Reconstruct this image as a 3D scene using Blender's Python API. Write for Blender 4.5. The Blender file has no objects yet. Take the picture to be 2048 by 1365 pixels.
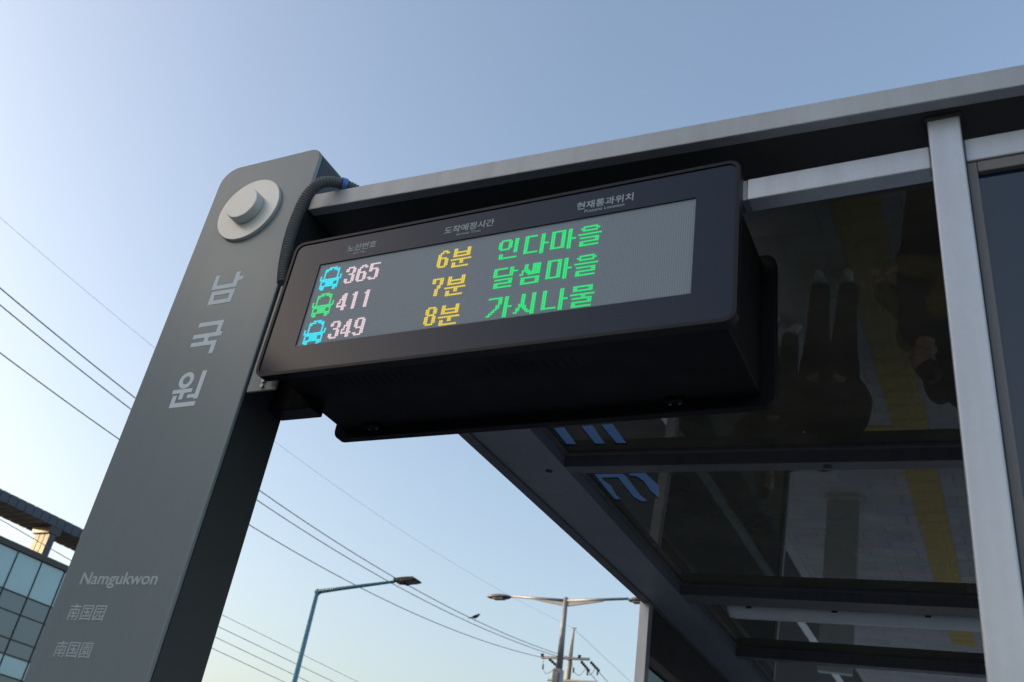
import bpy, bmesh, math, random
import numpy as np
from mathutils import Vector, Matrix
from mathutils.geometry import tessellate_polygon
random.seed(7)
scene = bpy.context.scene
COL = scene.collection
R = math.radians

# ------------------------------------------------------------------ camera
F, PITCH, ROLL, YAW = 1897.47, R(30.7305), R(9.6835), R(30.2965)
CAM = np.array([0.0, 0.0, 1.6])
_cy, _sy = math.cos(YAW), math.sin(YAW)
FW = np.array([-_sy*math.cos(PITCH), _cy*math.cos(PITCH), math.sin(PITCH)])
_r0 = np.array([_cy, _sy, 0.0]); _u0 = np.cross(_r0, FW)
RT = _r0*math.cos(ROLL)+_u0*math.sin(ROLL)
UP = -_r0*math.sin(ROLL)+_u0*math.cos(ROLL)
cd = bpy.data.cameras.new('camera'); cam = bpy.data.objects.new('camera', cd); COL.objects.link(cam)
cd.sensor_width = 36.0; cd.lens = F/2048*36; cd.clip_start = 0.05; cd.clip_end = 3000
cam.matrix_world = Matrix(((RT[0], UP[0], -FW[0], CAM[0]), (RT[1], UP[1], -FW[1], CAM[1]), (RT[2], UP[2], -FW[2], CAM[2]), (0, 0, 0, 1)))
cd.dof.use_dof = True; cd.dof.focus_distance = 2.75; cd.dof.aperture_fstop = 7.0
scene.camera = cam

# ------------------------------------------------------------------ sky, sun, exposure
SUN_AZ, SUN_EL = R(205), R(8)
world = bpy.data.worlds.new('World'); scene.world = world; world.use_nodes = True
wn = world.node_tree; bg = wn.nodes['Background']
sky = wn.nodes.new('ShaderNodeTexSky'); sky.sky_type = 'NISHITA'; sky.sun_disc = False
sky.sun_elevation = SUN_EL; sky.sun_rotation = R(90)-SUN_AZ
sky.air_density = 1.0; sky.dust_density = 5.0; sky.ozone_density = 1.0; sky.altitude = 20
wb = wn.nodes.new('ShaderNodeVectorMath'); wb.operation = 'MULTIPLY'; wb.inputs[1].default_value = (1.0, 0.985, 1.03)   # camera white balance, the same all over the sky
wn.links.new(sky.outputs[0], wb.inputs[0]); wn.links.new(wb.outputs[0], bg.inputs[0]); bg.inputs[1].default_value = 0.15
sl = bpy.data.lights.new('sun', 'SUN'); so = bpy.data.objects.new('sun', sl); COL.objects.link(so)
sl.energy = 2.0; sl.angle = R(0.6); sl.color = (1.0, 0.84, 0.62)
sdir = Vector((math.cos(SUN_EL)*math.cos(SUN_AZ), math.cos(SUN_EL)*math.sin(SUN_AZ), math.sin(SUN_EL)))
so.rotation_euler = sdir.to_track_quat('Z', 'Y').to_euler(); so.location = (0, 0, 30)
vs = scene.view_settings
vs.view_transform = 'Standard'; vs.look = 'None'; vs.gamma = 1.0; vs.use_curve_mapping = False
vs.exposure = 1.72
scene.cycles.max_bounces = 8; scene.cycles.glossy_bounces = 5; scene.cycles.use_denoising = True
scene.cycles.caustics_reflective = False

# ------------------------------------------------------------------ pixel to place helpers (2048 x 1365 photograph)
def ray(x, y): return (x-1024)/F*RT-(y-682.5)/F*UP+FW
def onY(x, y, Y): d = ray(x, y); return CAM+d*(Y/d[1])
def onX(x, y, X): d = ray(x, y); return CAM+d*(X/d[0])
def onZ(x, y, Z): d = ray(x, y); return CAM+d*((Z-CAM[2])/d[2])

# ------------------------------------------------------------------ materials
def mat(name, base, rough=0.5, metal=0.0, spec=0.5, noise=0.0, nscale=20.0, bump=0.0, bscale=200.0, emit=None, estr=1.0, coat=0.0, stretch=None):
    m = bpy.data.materials.new(name); m.use_nodes = True
    nt = m.node_tree; b = nt.nodes['Principled BSDF']
    b.inputs['Base Color'].default_value = (*base, 1); b.inputs['Roughness'].default_value = rough
    b.inputs['Metallic'].default_value = metal; b.inputs['Specular IOR Level'].default_value = spec
    b.inputs['Coat Weight'].default_value = coat
    if noise or bump:
        tc = nt.nodes.new('ShaderNodeTexCoord')
        src = tc.outputs['Object']
        if stretch:
            mp = nt.nodes.new('ShaderNodeMapping'); mp.inputs['Scale'].default_value = stretch
            nt.links.new(src, mp.inputs[0]); src = mp.outputs[0]
    if noise:
        n = nt.nodes.new('ShaderNodeTexNoise'); n.inputs['Scale'].default_value = nscale; n.inputs['Detail'].default_value = 6
        nt.links.new(src, n.inputs['Vector'])
        r = nt.nodes.new('ShaderNodeMapRange'); r.inputs[1].default_value = 0.3; r.inputs[2].default_value = 0.7
        r.inputs[3].default_value = 1-noise; r.inputs[4].default_value = 1+noise
        nt.links.new(n.outputs['Fac'], r.inputs[0])
        mx = nt.nodes.new('ShaderNodeVectorMath'); mx.operation = 'SCALE'; mx.inputs[0].default_value = base
        nt.links.new(r.outputs[0], mx.inputs['Scale']); nt.links.new(mx.outputs[0], b.inputs['Base Color'])
        r2 = nt.nodes.new('ShaderNodeMapRange'); r2.inputs[1].default_value = 0.3; r2.inputs[2].default_value = 0.7
        r2.inputs[3].default_value = max(0.02, rough*(1-noise)); r2.inputs[4].default_value = min(1, rough*(1+noise))
        nt.links.new(n.outputs['Fac'], r2.inputs[0]); nt.links.new(r2.outputs[0], b.inputs['Roughness'])
    if bump:
        n2 = nt.nodes.new('ShaderNodeTexNoise'); n2.inputs['Scale'].default_value = bscale; n2.inputs['Detail'].default_value = 3
        nt.links.new(src, n2.inputs['Vector'])
        bp = nt.nodes.new('ShaderNodeBump'); bp.inputs['Strength'].default_value = bump; bp.inputs['Distance'].default_value = 0.002
        nt.links.new(n2.outputs['Fac'], bp.inputs['Height']); nt.links.new(bp.outputs[0], b.inputs['Normal'])
    if emit:
        b.inputs['Emission Color'].default_value = (*emit, 1); b.inputs['Emission Strength'].default_value = estr
    return m

M = {}
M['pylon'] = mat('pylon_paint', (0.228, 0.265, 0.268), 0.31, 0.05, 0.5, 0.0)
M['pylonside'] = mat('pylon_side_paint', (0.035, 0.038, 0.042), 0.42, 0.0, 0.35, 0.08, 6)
M['letter'] = mat('letter_film', (0.80, 0.86, 0.86), 0.7, 0.0, 0.2)
M['letter2'] = mat('worn_letter_film', (0.50, 0.54, 0.54), 0.7, 0.0, 0.2)
M['disc'] = mat('disc_aluminium', (0.70, 0.70, 0.65), 0.42, 0.3, 0.5, 0.05, 12)
M['alu'] = mat('aluminium', (0.60, 0.62, 0.65), 0.38, 0.45, 0.5, 0.05, 5, 0.06, 600)
M['alu2'] = mat('fascia_aluminium', (0.46, 0.47, 0.47), 0.45, 0.4, 0.5, 0.06, 4, 0.06, 600)
M['roofpaint'] = mat('roof_frame_paint', (0.155, 0.152, 0.155), 0.45, 0.1, 0.5, 0.10, 5, 0.08, 500)
M['darkframe'] = mat('dark_frame', (0.055, 0.052, 0.05), 0.5, 0.0, 0.3, 0.12, 8)
M['black'] = mat('black_box_paint', (0.006, 0.006, 0.007), 0.55, 0.0, 0.18, 0.15, 15, 0.10, 900)
M['rubber'] = mat('black_edge', (0.005, 0.005, 0.006), 0.4, 0.0, 0.25)
M['cover'] = mat('display_cover', (0.012, 0.020, 0.040), 0.12, 0.0, 0.27, 0.04, 3)
M['conduit'] = mat('conduit_plastic', (0.115, 0.12, 0.12), 0.55, 0.0, 0.4)
M['blueclip'] = mat('blue_clip', (0.10, 0.22, 0.55), 0.4)
M['frame'] = mat('window_frame', (0.20, 0.185, 0.18), 0.5, 0.1)
M['white'] = mat('white_plastic', (0.82, 0.84, 0.82), 0.35, 0.0, 0.5, 0.05, 9)
M['steel'] = mat('steel', (0.35, 0.35, 0.34), 0.35, 0.8)
M['teal'] = mat('teal_pole_paint', (0.10, 0.26, 0.33), 0.45, 0.0, 0.5, 0.12, 6)
M['greypole'] = mat('grey_pole_paint', (0.24, 0.24, 0.25), 0.45, 0.2, 0.5, 0.10, 4)
M['brownhead'] = mat('brown_lamp_head', (0.035, 0.022, 0.020), 0.5)
M['lamphead'] = mat('grey_lamp_head', (0.13, 0.135, 0.14), 0.45)
M['lens'] = mat('lamp_lens', (0.25, 0.25, 0.24), 0.15)
M['concrete'] = mat('pole_concrete', (0.30, 0.27, 0.23), 0.85, 0.0, 0.3, 0.15, 5)
M['galv'] = mat('galvanised', (0.22, 0.22, 0.22), 0.5, 0.5)
M['insul'] = mat('insulator', (0.03, 0.028, 0.03), 0.3)
M['wire'] = mat('wire_sheath', (0.17, 0.175, 0.21), 0.6)
M['wire2'] = mat('wire_bare', (0.55, 0.58, 0.62), 0.6, 0.0)
M['bird'] = mat('feathers', (0.03, 0.03, 0.035), 0.8)
M['spandrel'] = mat('spandrel_glass', (0.34, 0.52, 0.55), 0.12, 0.0, 0.8, 0.04, 1)
M['vision'] = mat('vision_glass', (0.030, 0.075, 0.115), 0.04, 0.0, 1.0, 0.03, 1)
M['mullion'] = mat('mullion', (0.018, 0.022, 0.030), 0.4)
M['parapet'] = mat('parapet_metal', (0.05, 0.045, 0.04), 0.5, 0.0, 0.5, 0.1, 2)
M['crown'] = mat('crown_panel', (0.020, 0.030, 0.060), 0.35, 0.0, 0.5, 0.12, 2)
M['soffit'] = mat('soffit_panel', (0.17, 0.175, 0.18), 0.6, 0.0, 0.5, 0.15, 2)
M['tan'] = mat('tan_panel', (0.34, 0.30, 0.20), 0.6, 0.0, 0.4, 0.06, 2)
M['conc'] = mat('plain_wall', (0.20, 0.235, 0.29), 0.85, 0.0, 0.3, 0.1, 1)
M['asphalt'] = mat('asphalt', (0.05, 0.05, 0.052), 0.9, 0.0, 0.3, 0.25, 3, 0.5, 60)
M['kerb'] = mat('kerb_stone', (0.32, 0.31, 0.30), 0.85, 0.0, 0.3, 0.12, 5)
M['paint'] = mat('road_paint', (0.75, 0.75, 0.72), 0.7, 0.0, 0.3, 0.1, 8)
M['tactile'] = mat('tactile_tile', (0.36, 0.26, 0.07), 0.75, 0.0, 0.3, 0.15, 10)
M['skin'] = mat('skin', (0.50, 0.32, 0.24), 0.55)
M['hair'] = mat('hair', (0.015, 0.012, 0.010), 0.5)
M['navy'] = mat('navy_jacket', (0.012, 0.014, 0.022), 0.8, 0.0, 0.3, 0.2, 12)
M['charcoal'] = mat('charcoal_coat', (0.020, 0.020, 0.022), 0.85, 0.0, 0.3, 0.2, 12)
M['mustard'] = mat('mustard_knit', (0.20, 0.15, 0.04), 0.9, 0.0, 0.2, 0.2, 30)
M['jeans'] = mat('dark_jeans', (0.04, 0.035, 0.035), 0.85, 0.0, 0.2, 0.2, 15)
M['shoe'] = mat('white_shoe', (0.70, 0.70, 0.68), 0.6)
M['shoe2'] = mat('black_shoe', (0.03, 0.03, 0.03), 0.5)

def grime(m, base, streak=0.10, blot=0.06):
    # rain streaks running down, faint blotches and rubbed patches
    nt = m.node_tree; b = nt.nodes['Principled BSDF']; tc = nt.nodes.new('ShaderNodeTexCoord')
    fac = None
    for sc_, amp, det in (((26, 26, 0.9), streak, 5), ((2.2, 2.2, 1.6), blot, 7), ((90, 90, 90), 0.025, 2)):
        mp = nt.nodes.new('ShaderNodeMapping'); mp.inputs['Scale'].default_value = sc_; nt.links.new(tc.outputs['Object'], mp.inputs[0])
        n = nt.nodes.new('ShaderNodeTexNoise'); n.inputs['Scale'].default_value = 1.0; n.inputs['Detail'].default_value = det; nt.links.new(mp.outputs[0], n.inputs['Vector'])
        r = nt.nodes.new('ShaderNodeMapRange'); r.inputs[1].default_value = 0.35; r.inputs[2].default_value = 0.70; r.inputs[3].default_value = 1+amp*0.35; r.inputs[4].default_value = 1-amp
        nt.links.new(n.outputs['Fac'], r.inputs[0])
        if fac is None: fac = r.outputs[0]
        else:
            mu = nt.nodes.new('ShaderNodeMath'); mu.operation = 'MULTIPLY'; nt.links.new(fac, mu.inputs[0]); nt.links.new(r.outputs[0], mu.inputs[1]); fac = mu.outputs[0]
    sc = nt.nodes.new('ShaderNodeVectorMath'); sc.operation = 'SCALE'; sc.inputs[0].default_value = base; nt.links.new(fac, sc.inputs['Scale']); nt.links.new(sc.outputs[0], b.inputs['Base Color'])
    rr = nt.nodes.new('ShaderNodeMapRange'); rr.inputs[1].default_value = 0.8; rr.inputs[2].default_value = 1.05; rr.inputs[3].default_value = min(1, b.inputs['Roughness'].default_value+0.12); rr.inputs[4].default_value = b.inputs['Roughness'].default_value
    nt.links.new(fac, rr.inputs[0]); nt.links.new(rr.outputs[0], b.inputs['Roughness'])
grime(M['pylon'], (0.228, 0.265, 0.268), 0.03, 0.07)
M['edgepaint'] = mat('edge_beam_paint', (0.27, 0.285, 0.32), 0.42, 0.1)
grime(M['edgepaint'], (0.27, 0.285, 0.32), 0.05, 0.10)
grime(M['alu'], (0.60, 0.62, 0.65), 0.07, 0.07)
grime(M['alu2'], (0.46, 0.47, 0.47), 0.07, 0.09)
grime(M['roofpaint'], (0.155, 0.152, 0.155), 0.10, 0.14)
def paving_mat():
    m = bpy.data.materials.new('paving'); m.use_nodes = True; nt = m.node_tree; b = nt.nodes['Principled BSDF']
    tc = nt.nodes.new('ShaderNodeTexCoord'); br = nt.nodes.new('ShaderNodeTexBrick')
    br.offset = 0.5; br.inputs['Scale'].default_value = 1.0; br.inputs['Brick Width'].default_value = 0.6; br.inputs['Row Height'].default_value = 0.3
    br.inputs['Mortar Size'].default_value = 0.004; br.inputs['Color1'].default_value = (0.34, 0.34, 0.345, 1); br.inputs['Color2'].default_value = (0.41, 0.41, 0.415, 1)
    br.inputs['Mortar'].default_value = (0.10, 0.10, 0.10, 1)
    nt.links.new(tc.outputs['Object'], br.inputs['Vector'])
    n = nt.nodes.new('ShaderNodeTexNoise'); n.inputs['Scale'].default_value = 2.5; n.inputs['Detail'].default_value = 8
    nt.links.new(tc.outputs['Object'], n.inputs['Vector'])
    mx = nt.nodes.new('ShaderNodeMix'); mx.data_type = 'RGBA'; mx.blend_type = 'MULTIPLY'; mx.inputs[0].default_value = 0.5
    nt.links.new(br.outputs['Color'], mx.inputs[6]); nt.links.new(n.outputs['Color'], mx.inputs[7]); nt.links.new(mx.outputs[2], b.inputs['Base Color'])
    b.inputs['Roughness'].default_value = 0.85
    return m
M['paving'] = paving_mat()

def roofglass_mat():
    # dark tinted sheet with a dusty, slightly cloudy lower face
    m = mat('tinted_roof_glass', (0.090, 0.080, 0.055), 0.03, 0.0, 0.5)
    nt = m.node_tree; b = nt.nodes['Principled BSDF']; b.inputs['IOR'].default_value = 1.62
    tc = nt.nodes.new('ShaderNodeTexCoord'); n = nt.nodes.new('ShaderNodeTexNoise'); n.inputs['Scale'].default_value = 3.0; n.inputs['Detail'].default_value = 9; n.inputs['Roughness'].default_value = 0.65
    nt.links.new(tc.outputs['Object'], n.inputs['Vector'])
    r = nt.nodes.new('ShaderNodeMapRange'); r.inputs[1].default_value = 0.35; r.inputs[2].default_value = 0.75; r.inputs[3].default_value = 0.005; r.inputs[4].default_value = 0.028
    nt.links.new(n.outputs['Fac'], r.inputs[0]); nt.links.new(r.outputs[0], b.inputs['Roughness'])
    c = nt.nodes.new('ShaderNodeMapRange'); c.inputs[1].default_value = 0.35; c.inputs[2].default_value = 0.75; c.inputs[3].default_value = 0.75; c.inputs[4].default_value = 1.5
    nt.links.new(n.outputs['Fac'], c.inputs[0])
    v = nt.nodes.new('ShaderNodeVectorMath'); v.operation = 'SCALE'; v.inputs[0].default_value = (0.090, 0.080, 0.055); nt.links.new(c.outputs[0], v.inputs['Scale']); nt.links.new(v.outputs[0], b.inputs['Base Color'])
    # the sheet itself ripples very slightly
    n2 = nt.nodes.new('ShaderNodeTexNoise'); n2.inputs['Scale'].default_value = 1.6; n2.inputs['Detail'].default_value = 1; nt.links.new(tc.outputs['Object'], n2.inputs['Vector'])
    bp = nt.nodes.new('ShaderNodeBump'); bp.inputs['Strength'].default_value = 0.12; bp.inputs['Distance'].default_value = 0.004; nt.links.new(n2.outputs['Fac'], bp.inputs['Height']); nt.links.new(bp.outputs[0], b.inputs['Normal'])
    return m
M['roofglass'] = roofglass_mat()
def translucent(name, col):
    m = bpy.data.materials.new(name); m.use_nodes = True; nt = m.node_tree
    out = nt.nodes['Material Output']; b = nt.nodes['Principled BSDF']
    t = nt.nodes.new('ShaderNodeBsdfTransparent'); t.inputs[0].default_value = (*col, 1)
    g = nt.nodes.new('ShaderNodeBsdfGlossy'); g.inputs['Roughness'].default_value = 0.02
    mx = nt.nodes.new('ShaderNodeMixShader')
    mx.inputs[0].default_value = 0.07; nt.links.new(t.outputs[0], mx.inputs[1]); nt.links.new(g.outputs[0], mx.inputs[2])
    nt.links.new(mx.outputs[0], out.inputs['Surface'])
    return m
M['clear'] = translucent('clear_cut_out', (0.22, 0.285, 0.37))
M['tintglass'] = translucent('grey_wall_glass', (0.30, 0.36, 0.36))
M['endglass'] = mat('end_wall_glass', (0.008, 0.016, 0.034), 0.03, 0.0, 0.8)

def screen_mat():
    m = bpy.data.materials.new('led_screen_face'); m.use_nodes = True; nt = m.node_tree; b = nt.nodes['Principled BSDF']
    tc = nt.nodes.new('ShaderNodeTexCoord'); sx = nt.nodes.new('ShaderNodeSeparateXYZ'); nt.links.new(tc.outputs['Object'], sx.inputs[0])
    def cell(sock, pitch):
        d = nt.nodes.new('ShaderNodeMath'); d.operation = 'DIVIDE'; d.inputs[1].default_value = pitch; nt.links.new(sock, d.inputs[0])
        f = nt.nodes.new('ShaderNodeMath'); f.operation = 'FRACT'; nt.links.new(d.outputs[0], f.inputs[0])
        s = nt.nodes.new('ShaderNodeMath'); s.operation = 'SUBTRACT'; s.inputs[1].default_value = 0.5; nt.links.new(f.outputs[0], s.inputs[0])
        p = nt.nodes.new('ShaderNodeMath'); p.operation = 'POWER'; p.inputs[1].default_value = 2; nt.links.new(s.outputs[0], p.inputs[0]); return p.outputs[0]
    a = nt.nodes.new('ShaderNodeMath'); a.operation = 'ADD'
    nt.links.new(cell(sx.outputs[0], PITCH_U), a.inputs[0]); nt.links.new(cell(sx.outputs[2], PITCH_V), a.inputs[1])
    lt = nt.nodes.new('ShaderNodeMath'); lt.operation = 'LESS_THAN'; lt.inputs[1].default_value = 0.15; nt.links.new(a.outputs[0], lt.inputs[0])
    mx = nt.nodes.new('ShaderNodeMix'); mx.data_type = 'RGBA'; mx.inputs[6].default_value = (0.18, 0.225, 0.26, 1); mx.inputs[7].default_value = (0.27, 0.325, 0.365, 1)
    nt.links.new(lt.outputs[0], mx.inputs[0]); nt.links.new(mx.outputs[2], b.inputs['Base Color']); b.inputs['Roughness'].default_value = 0.4
    return m

# ------------------------------------------------------------------ mesh helpers
def tag(o, label=None, cat=None, group=None, kind=None):
    if label: o['label'] = label
    if cat: o['category'] = cat
    if group: o['group'] = group
    if kind: o['kind'] = kind
    return o
def empty(name, loc=(0, 0, 0), parent=None):
    o = bpy.data.objects.new(name, None); COL.objects.link(o); o.location = loc; o.empty_display_size = 0.2
    if parent: o.parent = parent
    return o
class MB:
    def __init__(s): s.v = []; s.f = []
    def add(s, vs, fs):
        k = len(s.v); s.v += [tuple(map(float, p)) for p in vs]; s.f += [tuple(i+k for i in f) for f in fs]; return s
    def box(s, x0, x1, y0, y1, z0, z1):
        return s.hexa([(x0, y0, z0), (x1, y0, z0), (x1, y1, z0), (x0, y1, z0), (x0, y0, z1), (x1, y0, z1), (x1, y1, z1), (x0, y1, z1)])
    def hexa(s, p): return s.add(p, [(0, 3, 2, 1), (4, 5, 6, 7), (0, 1, 5, 4), (1, 2, 6, 5), (2, 3, 7, 6), (3, 0, 4, 7)])
    def tube(s, pts, rad, n=8, caps=True):
        pts = [Vector(p) for p in pts]; rs = rad if isinstance(rad, (list, tuple)) else [rad]*len(pts)
        t0 = (pts[1]-pts[0]).normalized(); up = Vector((0, 0, 1)) if abs(t0.z) < 0.9 else Vector((0, 1, 0))
        a = t0.cross(up).normalized(); vs = []; fs = []
        for i, p in enumerate(pts):
            t = (pts[min(i+1, len(pts)-1)]-pts[max(i-1, 0)]).normalized()
            a = (a-t*a.dot(t)).normalized(); b = t.cross(a)
            for k in range(n):
                an = 2*math.pi*k/n; vs.append(p+(a*math.cos(an)+b*math.sin(an))*rs[i])
        for i in range(len(pts)-1):
            for k in range(n):
                fs.append((i*n+k, i*n+(k+1) % n, (i+1)*n+(k+1) % n, (i+1)*n+k))
        if caps: fs.append(tuple(range(n-1, -1, -1))); fs.append(tuple((len(pts)-1)*n+k for k in range(n)))
        return s.add(vs, fs)
    def prism(s, poly, y0, y1):
        # poly in (x, z), counter-clockwise seen from -Y
        n = len(poly); vs = [(p[0], y0, p[1]) for p in poly]+[(p[0], y1, p[1]) for p in poly]
        fs = [tuple(range(n)), tuple(range(2*n-1, n-1, -1))]+[(i, i+n, (i+1) % n+n, (i+1) % n) for i in range(n)]
        return s.add(vs, fs)
    def build(s, name, m, parent=None, bevel=0, smooth=False, seg=2):
        me = bpy.data.meshes.new(name); me.from_pydata(s.v, [], s.f)
        bm = bmesh.new(); bm.from_mesh(me); bmesh.ops.recalc_face_normals(bm, faces=bm.faces); bm.to_mesh(me); bm.free()
        me.materials.append(m)
        o = bpy.data.objects.new(name, me); COL.objects.link(o)
        if parent:
            o.parent = parent
            if parent.type == 'EMPTY' or True:
                o.matrix_parent_inverse = world_of(parent).inverted()
        if smooth:
            me.polygons.foreach_set('use_smooth', [True]*len(me.polygons))
        if bevel:
            b = o.modifiers.new('bevel', 'BEVEL'); b.width = bevel; b.segments = seg; b.limit_method = 'ANGLE'; b.angle_limit = R(40)
        return o
def world_of(o):
    mw = o.matrix_basis.copy()
    if o.parent: mw = world_of(o.parent) @ o.matrix_parent_inverse @ mw
    return mw
def rrect(x0, x1, z0, z1, r, n=6):
    rs = r if isinstance(r, (list, tuple)) else [r]*4      # BL BR TR TL
    out = []
    for (cx, cz, a0, q) in ((x0+rs[0], z0+rs[0], 180, rs[0]), (x1-rs[1], z0+rs[1], 270, rs[1]), (x1-rs[2], z1-rs[2], 0, rs[2]), (x0+rs[3], z1-rs[3], 90, rs[3])):
        if q <= 0: out.append((cx, cz)); continue
        for k in range(n+1):
            a = R(a0+90*k/n); out.append((cx+q*math.cos(a), cz+q*math.sin(a)))
    return out
def holed(outer, holes, y0, y1):
    """plate in xz with holes, y0 front, y1 back"""
    mb = MB(); loops = [outer]+holes
    tri = tessellate_polygon([[Vector((p[0], p[1], 0)) for p in l] for l in loops])
    flat = [p for l in loops for p in l]; n = len(flat)
    vs = [(p[0], y0, p[1]) for p in flat]+[(p[0], y1, p[1]) for p in flat]
    fs = [tuple(t) for t in tri]+[tuple(i+n for i in reversed(t)) for t in tri]
    k = 0
    for l in loops:
        m = len(l)
        for i in range(m): a, b = k+i, k+(i+1) % m; fs.append((a, a+n, b+n, b))
        k += m
    return mb.add(vs, fs)
def text_mesh(name, body, x0, x1, z0, z1, y, m, parent, bold=0.0, depth=0.001):
    c = bpy.data.curves.new(name, 'FONT'); c.body = body; c.size = 1.0; c.offset = bold
    o = bpy.data.objects.new(name, c); COL.objects.link(o)
    dg = bpy.context.evaluated_depsgraph_get(); me0 = bpy.data.meshes.new_from_object(o.evaluated_get(dg))
    vs = [v.co.copy() for v in me0.vertices]; fs = [tuple(p.vertices) for p in me0.polygons]
    bpy.data.objects.remove(o); bpy.data.curves.remove(c); bpy.data.meshes.remove(me0)
    ax = min(v.x for v in vs); bx = max(v.x for v in vs); az = min(v.y for v in vs); bz = max(v.y for v in vs)
    mb = MB(); q = [(x0+(v.x-ax)/(bx-ax)*(x1-x0), y-depth, z0+(v.y-az)/(bz-az)*(z1-z0)) for v in vs]
    mb.add(q, fs)
    # rim so that the lettering has thickness
    cnt = {}
    for f in fs:
        for a, b in zip(f, f[1:]+f[:1]): cnt.setdefault((min(a, b), max(a, b)), []).append((a, b))
    k = len(mb.v); mb.v += [(p[0], y+0.0002, p[2]) for p in q]
    for e, l in cnt.items():
        if len(l) == 1: a, b = l[0]; mb.f.append((a, b, b+k, a+k))
    return mb.build(name, m, parent)

# ------------------------------------------------------------------ setting: ground, road, pavement
g = MB().box(-900, 900, -900, 900, -0.60, -0.16).build('ground', M['asphalt']); tag(g, kind='structure')
rd = MB().box(-31, -2.95, -300, 400, -0.30, -0.13).build('road', M['asphalt']); tag(rd, kind='structure')
pv = MB().box(-2.80, 7.0, -120, 220, -0.40, 0.0).build('pavement', M['paving']); tag(pv, kind='structure')
kb = MB().box(-2.95, -2.80, -120, 220, -0.40, 0.004).build('kerb', M['kerb'], pv, bevel=0.015)
fp = MB().box(-39.9, -31, -300, 400, -0.40, 0.0).build('pavement', M['paving']); tag(fp, kind='structure')
for (xa, xb) in ((-3.6, -3.45), (-12.4, -12.28), (-12.0, -11.88), (-16.6, -16.45)):
    MB().box(xa, xb, -120, 220, -0.131, -0.126).build('lane_line', M['paint'], rd)
tmesh = None
for i in range(44):
    for col in (0,):
        if tmesh is None:
            mb = MB().box(-0.147, 0.147, -0.147, 0.147, -0.002, 0.006)
            for k in range(4): mb.box(-0.12+k*0.07, -0.085+k*0.07, -0.13, 0.13, 0.006, 0.011)
            t = mb.build('tactile_tile', M['tactile'], pv); tmesh = t.data
        else:
            t = bpy.data.objects.new('tactile_tile', tmesh); COL.objects.link(t); t.parent = pv
        t.location = (-0.91, 4.2+i*0.3, 0.0); t.scale = (1.16, 1, 1)
for i in range(5):
    for j in range(2):
        t = bpy.data.objects.new('tactile_tile', tmesh); COL.objects.link(t); t.parent = pv
        t.location = (-1.24-0.3*i-0.003, 9.45+0.3*j, 0.0)

# ------------------------------------------------------------------ station pylon
PX0, PX1, PY0, PY1 = -1.9725, -1.601, 1.50, 1.654
pyl = empty('station_pylon', (-1.787, 1.577, 0))
tag(pyl, 'tall grey station pylon with round disc and white stop name lettering', 'pylon')
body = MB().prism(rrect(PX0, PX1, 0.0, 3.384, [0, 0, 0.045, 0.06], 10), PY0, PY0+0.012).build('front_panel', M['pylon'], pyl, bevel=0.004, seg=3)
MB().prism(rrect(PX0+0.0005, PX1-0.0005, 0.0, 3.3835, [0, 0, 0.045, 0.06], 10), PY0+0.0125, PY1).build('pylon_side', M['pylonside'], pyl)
MB().box(PX0-0.03, PX1+0.03, PY0-0.03, PY1+0.03, 0.0, 0.05).build('base_plinth', M['darkframe'], pyl, bevel=0.004)
def disc(cx, cz, r, y0, y1, n=56):
    return [(cx+r*math.cos(2*math.pi*k/n), cz+r*math.sin(2*math.pi*k/n)) for k in range(n)]
dc = MB().prism(disc(-1.800, 3.188, 0.107, 0, 0), PY0-0.011, PY0+0.001).build('emblem_disc', M['disc'], pyl, bevel=0.0015)
MB().prism(disc(-1.800, 3.188, 0.0535, 0, 0), PY0-0.040, PY0-0.0105).build('emblem_button', M['disc'], dc, bevel=0.003)
def glyph(name, polys, x0, x1, z0, z1, parent, rings=()):
    mb = MB()
    for p in polys:
        if len(p) == 4 and not isinstance(p[0], tuple): a, b, c, d = p; p = [(a, b), (c, b), (c, d), (a, d)]
        mb.prism([(x0+u*(x1-x0), z0+v*(z1-z0)) for u, v in p], PY0-0.0006-0.00003*len(mb.v)/8, PY0+0.0003)
    for (cx, cz, ro, ri) in rings:
        n = 32; ou = [(x0+(cx+ro*math.cos(2*math.pi*k/n))*(x1-x0), z0+(cz+ro*math.sin(2*math.pi*k/n))*(z1-z0)) for k in range(n)]
        ii = [(x0+(cx+ri*math.cos(2*math.pi*k/n))*(x1-x0), z0+(cz+ri*math.sin(2*math.pi*k/n))*(z1-z0)) for k in range(n)]
        vs = [(p[0], PY0-0.0006, p[1]) for p in ou+ii]+[(p[0], PY0+0.0003, p[1]) for p in ou+ii]
        fs = []
        for k in range(n):
            j = (k+1) % n
            fs += [(k, j, n+j, n+k), (k, 2*n+k, 2*n+j, j), (n+k, n+j, 3*n+j, 3*n+k)]
        mb.add(vs, fs)
    return mb.build('lettering', M['letter'], parent)
gx0, gx1 = -1.838, -1.735
glyph('nam', [(0.0, 0.50, 0.135, 0.98), (0.135, 0.50, 0.72, 0.63), (0.70, 0.49, 0.85, 1.0), (0.85, 0.70, 1.0, 0.83),
              (0.06, 0.0, 0.20, 0.43), (0.20, 0.30, 0.71, 0.43), (0.71, 0.0, 0.85, 0.43), (0.20, 0.0, 0.71, 0.13)], gx0, gx1, 2.868, 2.969, pyl)
glyph('guk', [(0.03, 0.87, 0.86, 1.0), (0.72, 0.54, 0.86, 0.87), (-0.02, 0.515, 0.94, 0.64), (0.40, 0.39, 0.54, 0.515),
              (0.0, 0.265, 0.86, 0.39), (0.72, 0.0, 0.86, 0.265)], gx0, gx1, 2.709, 2.811, pyl)
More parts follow.
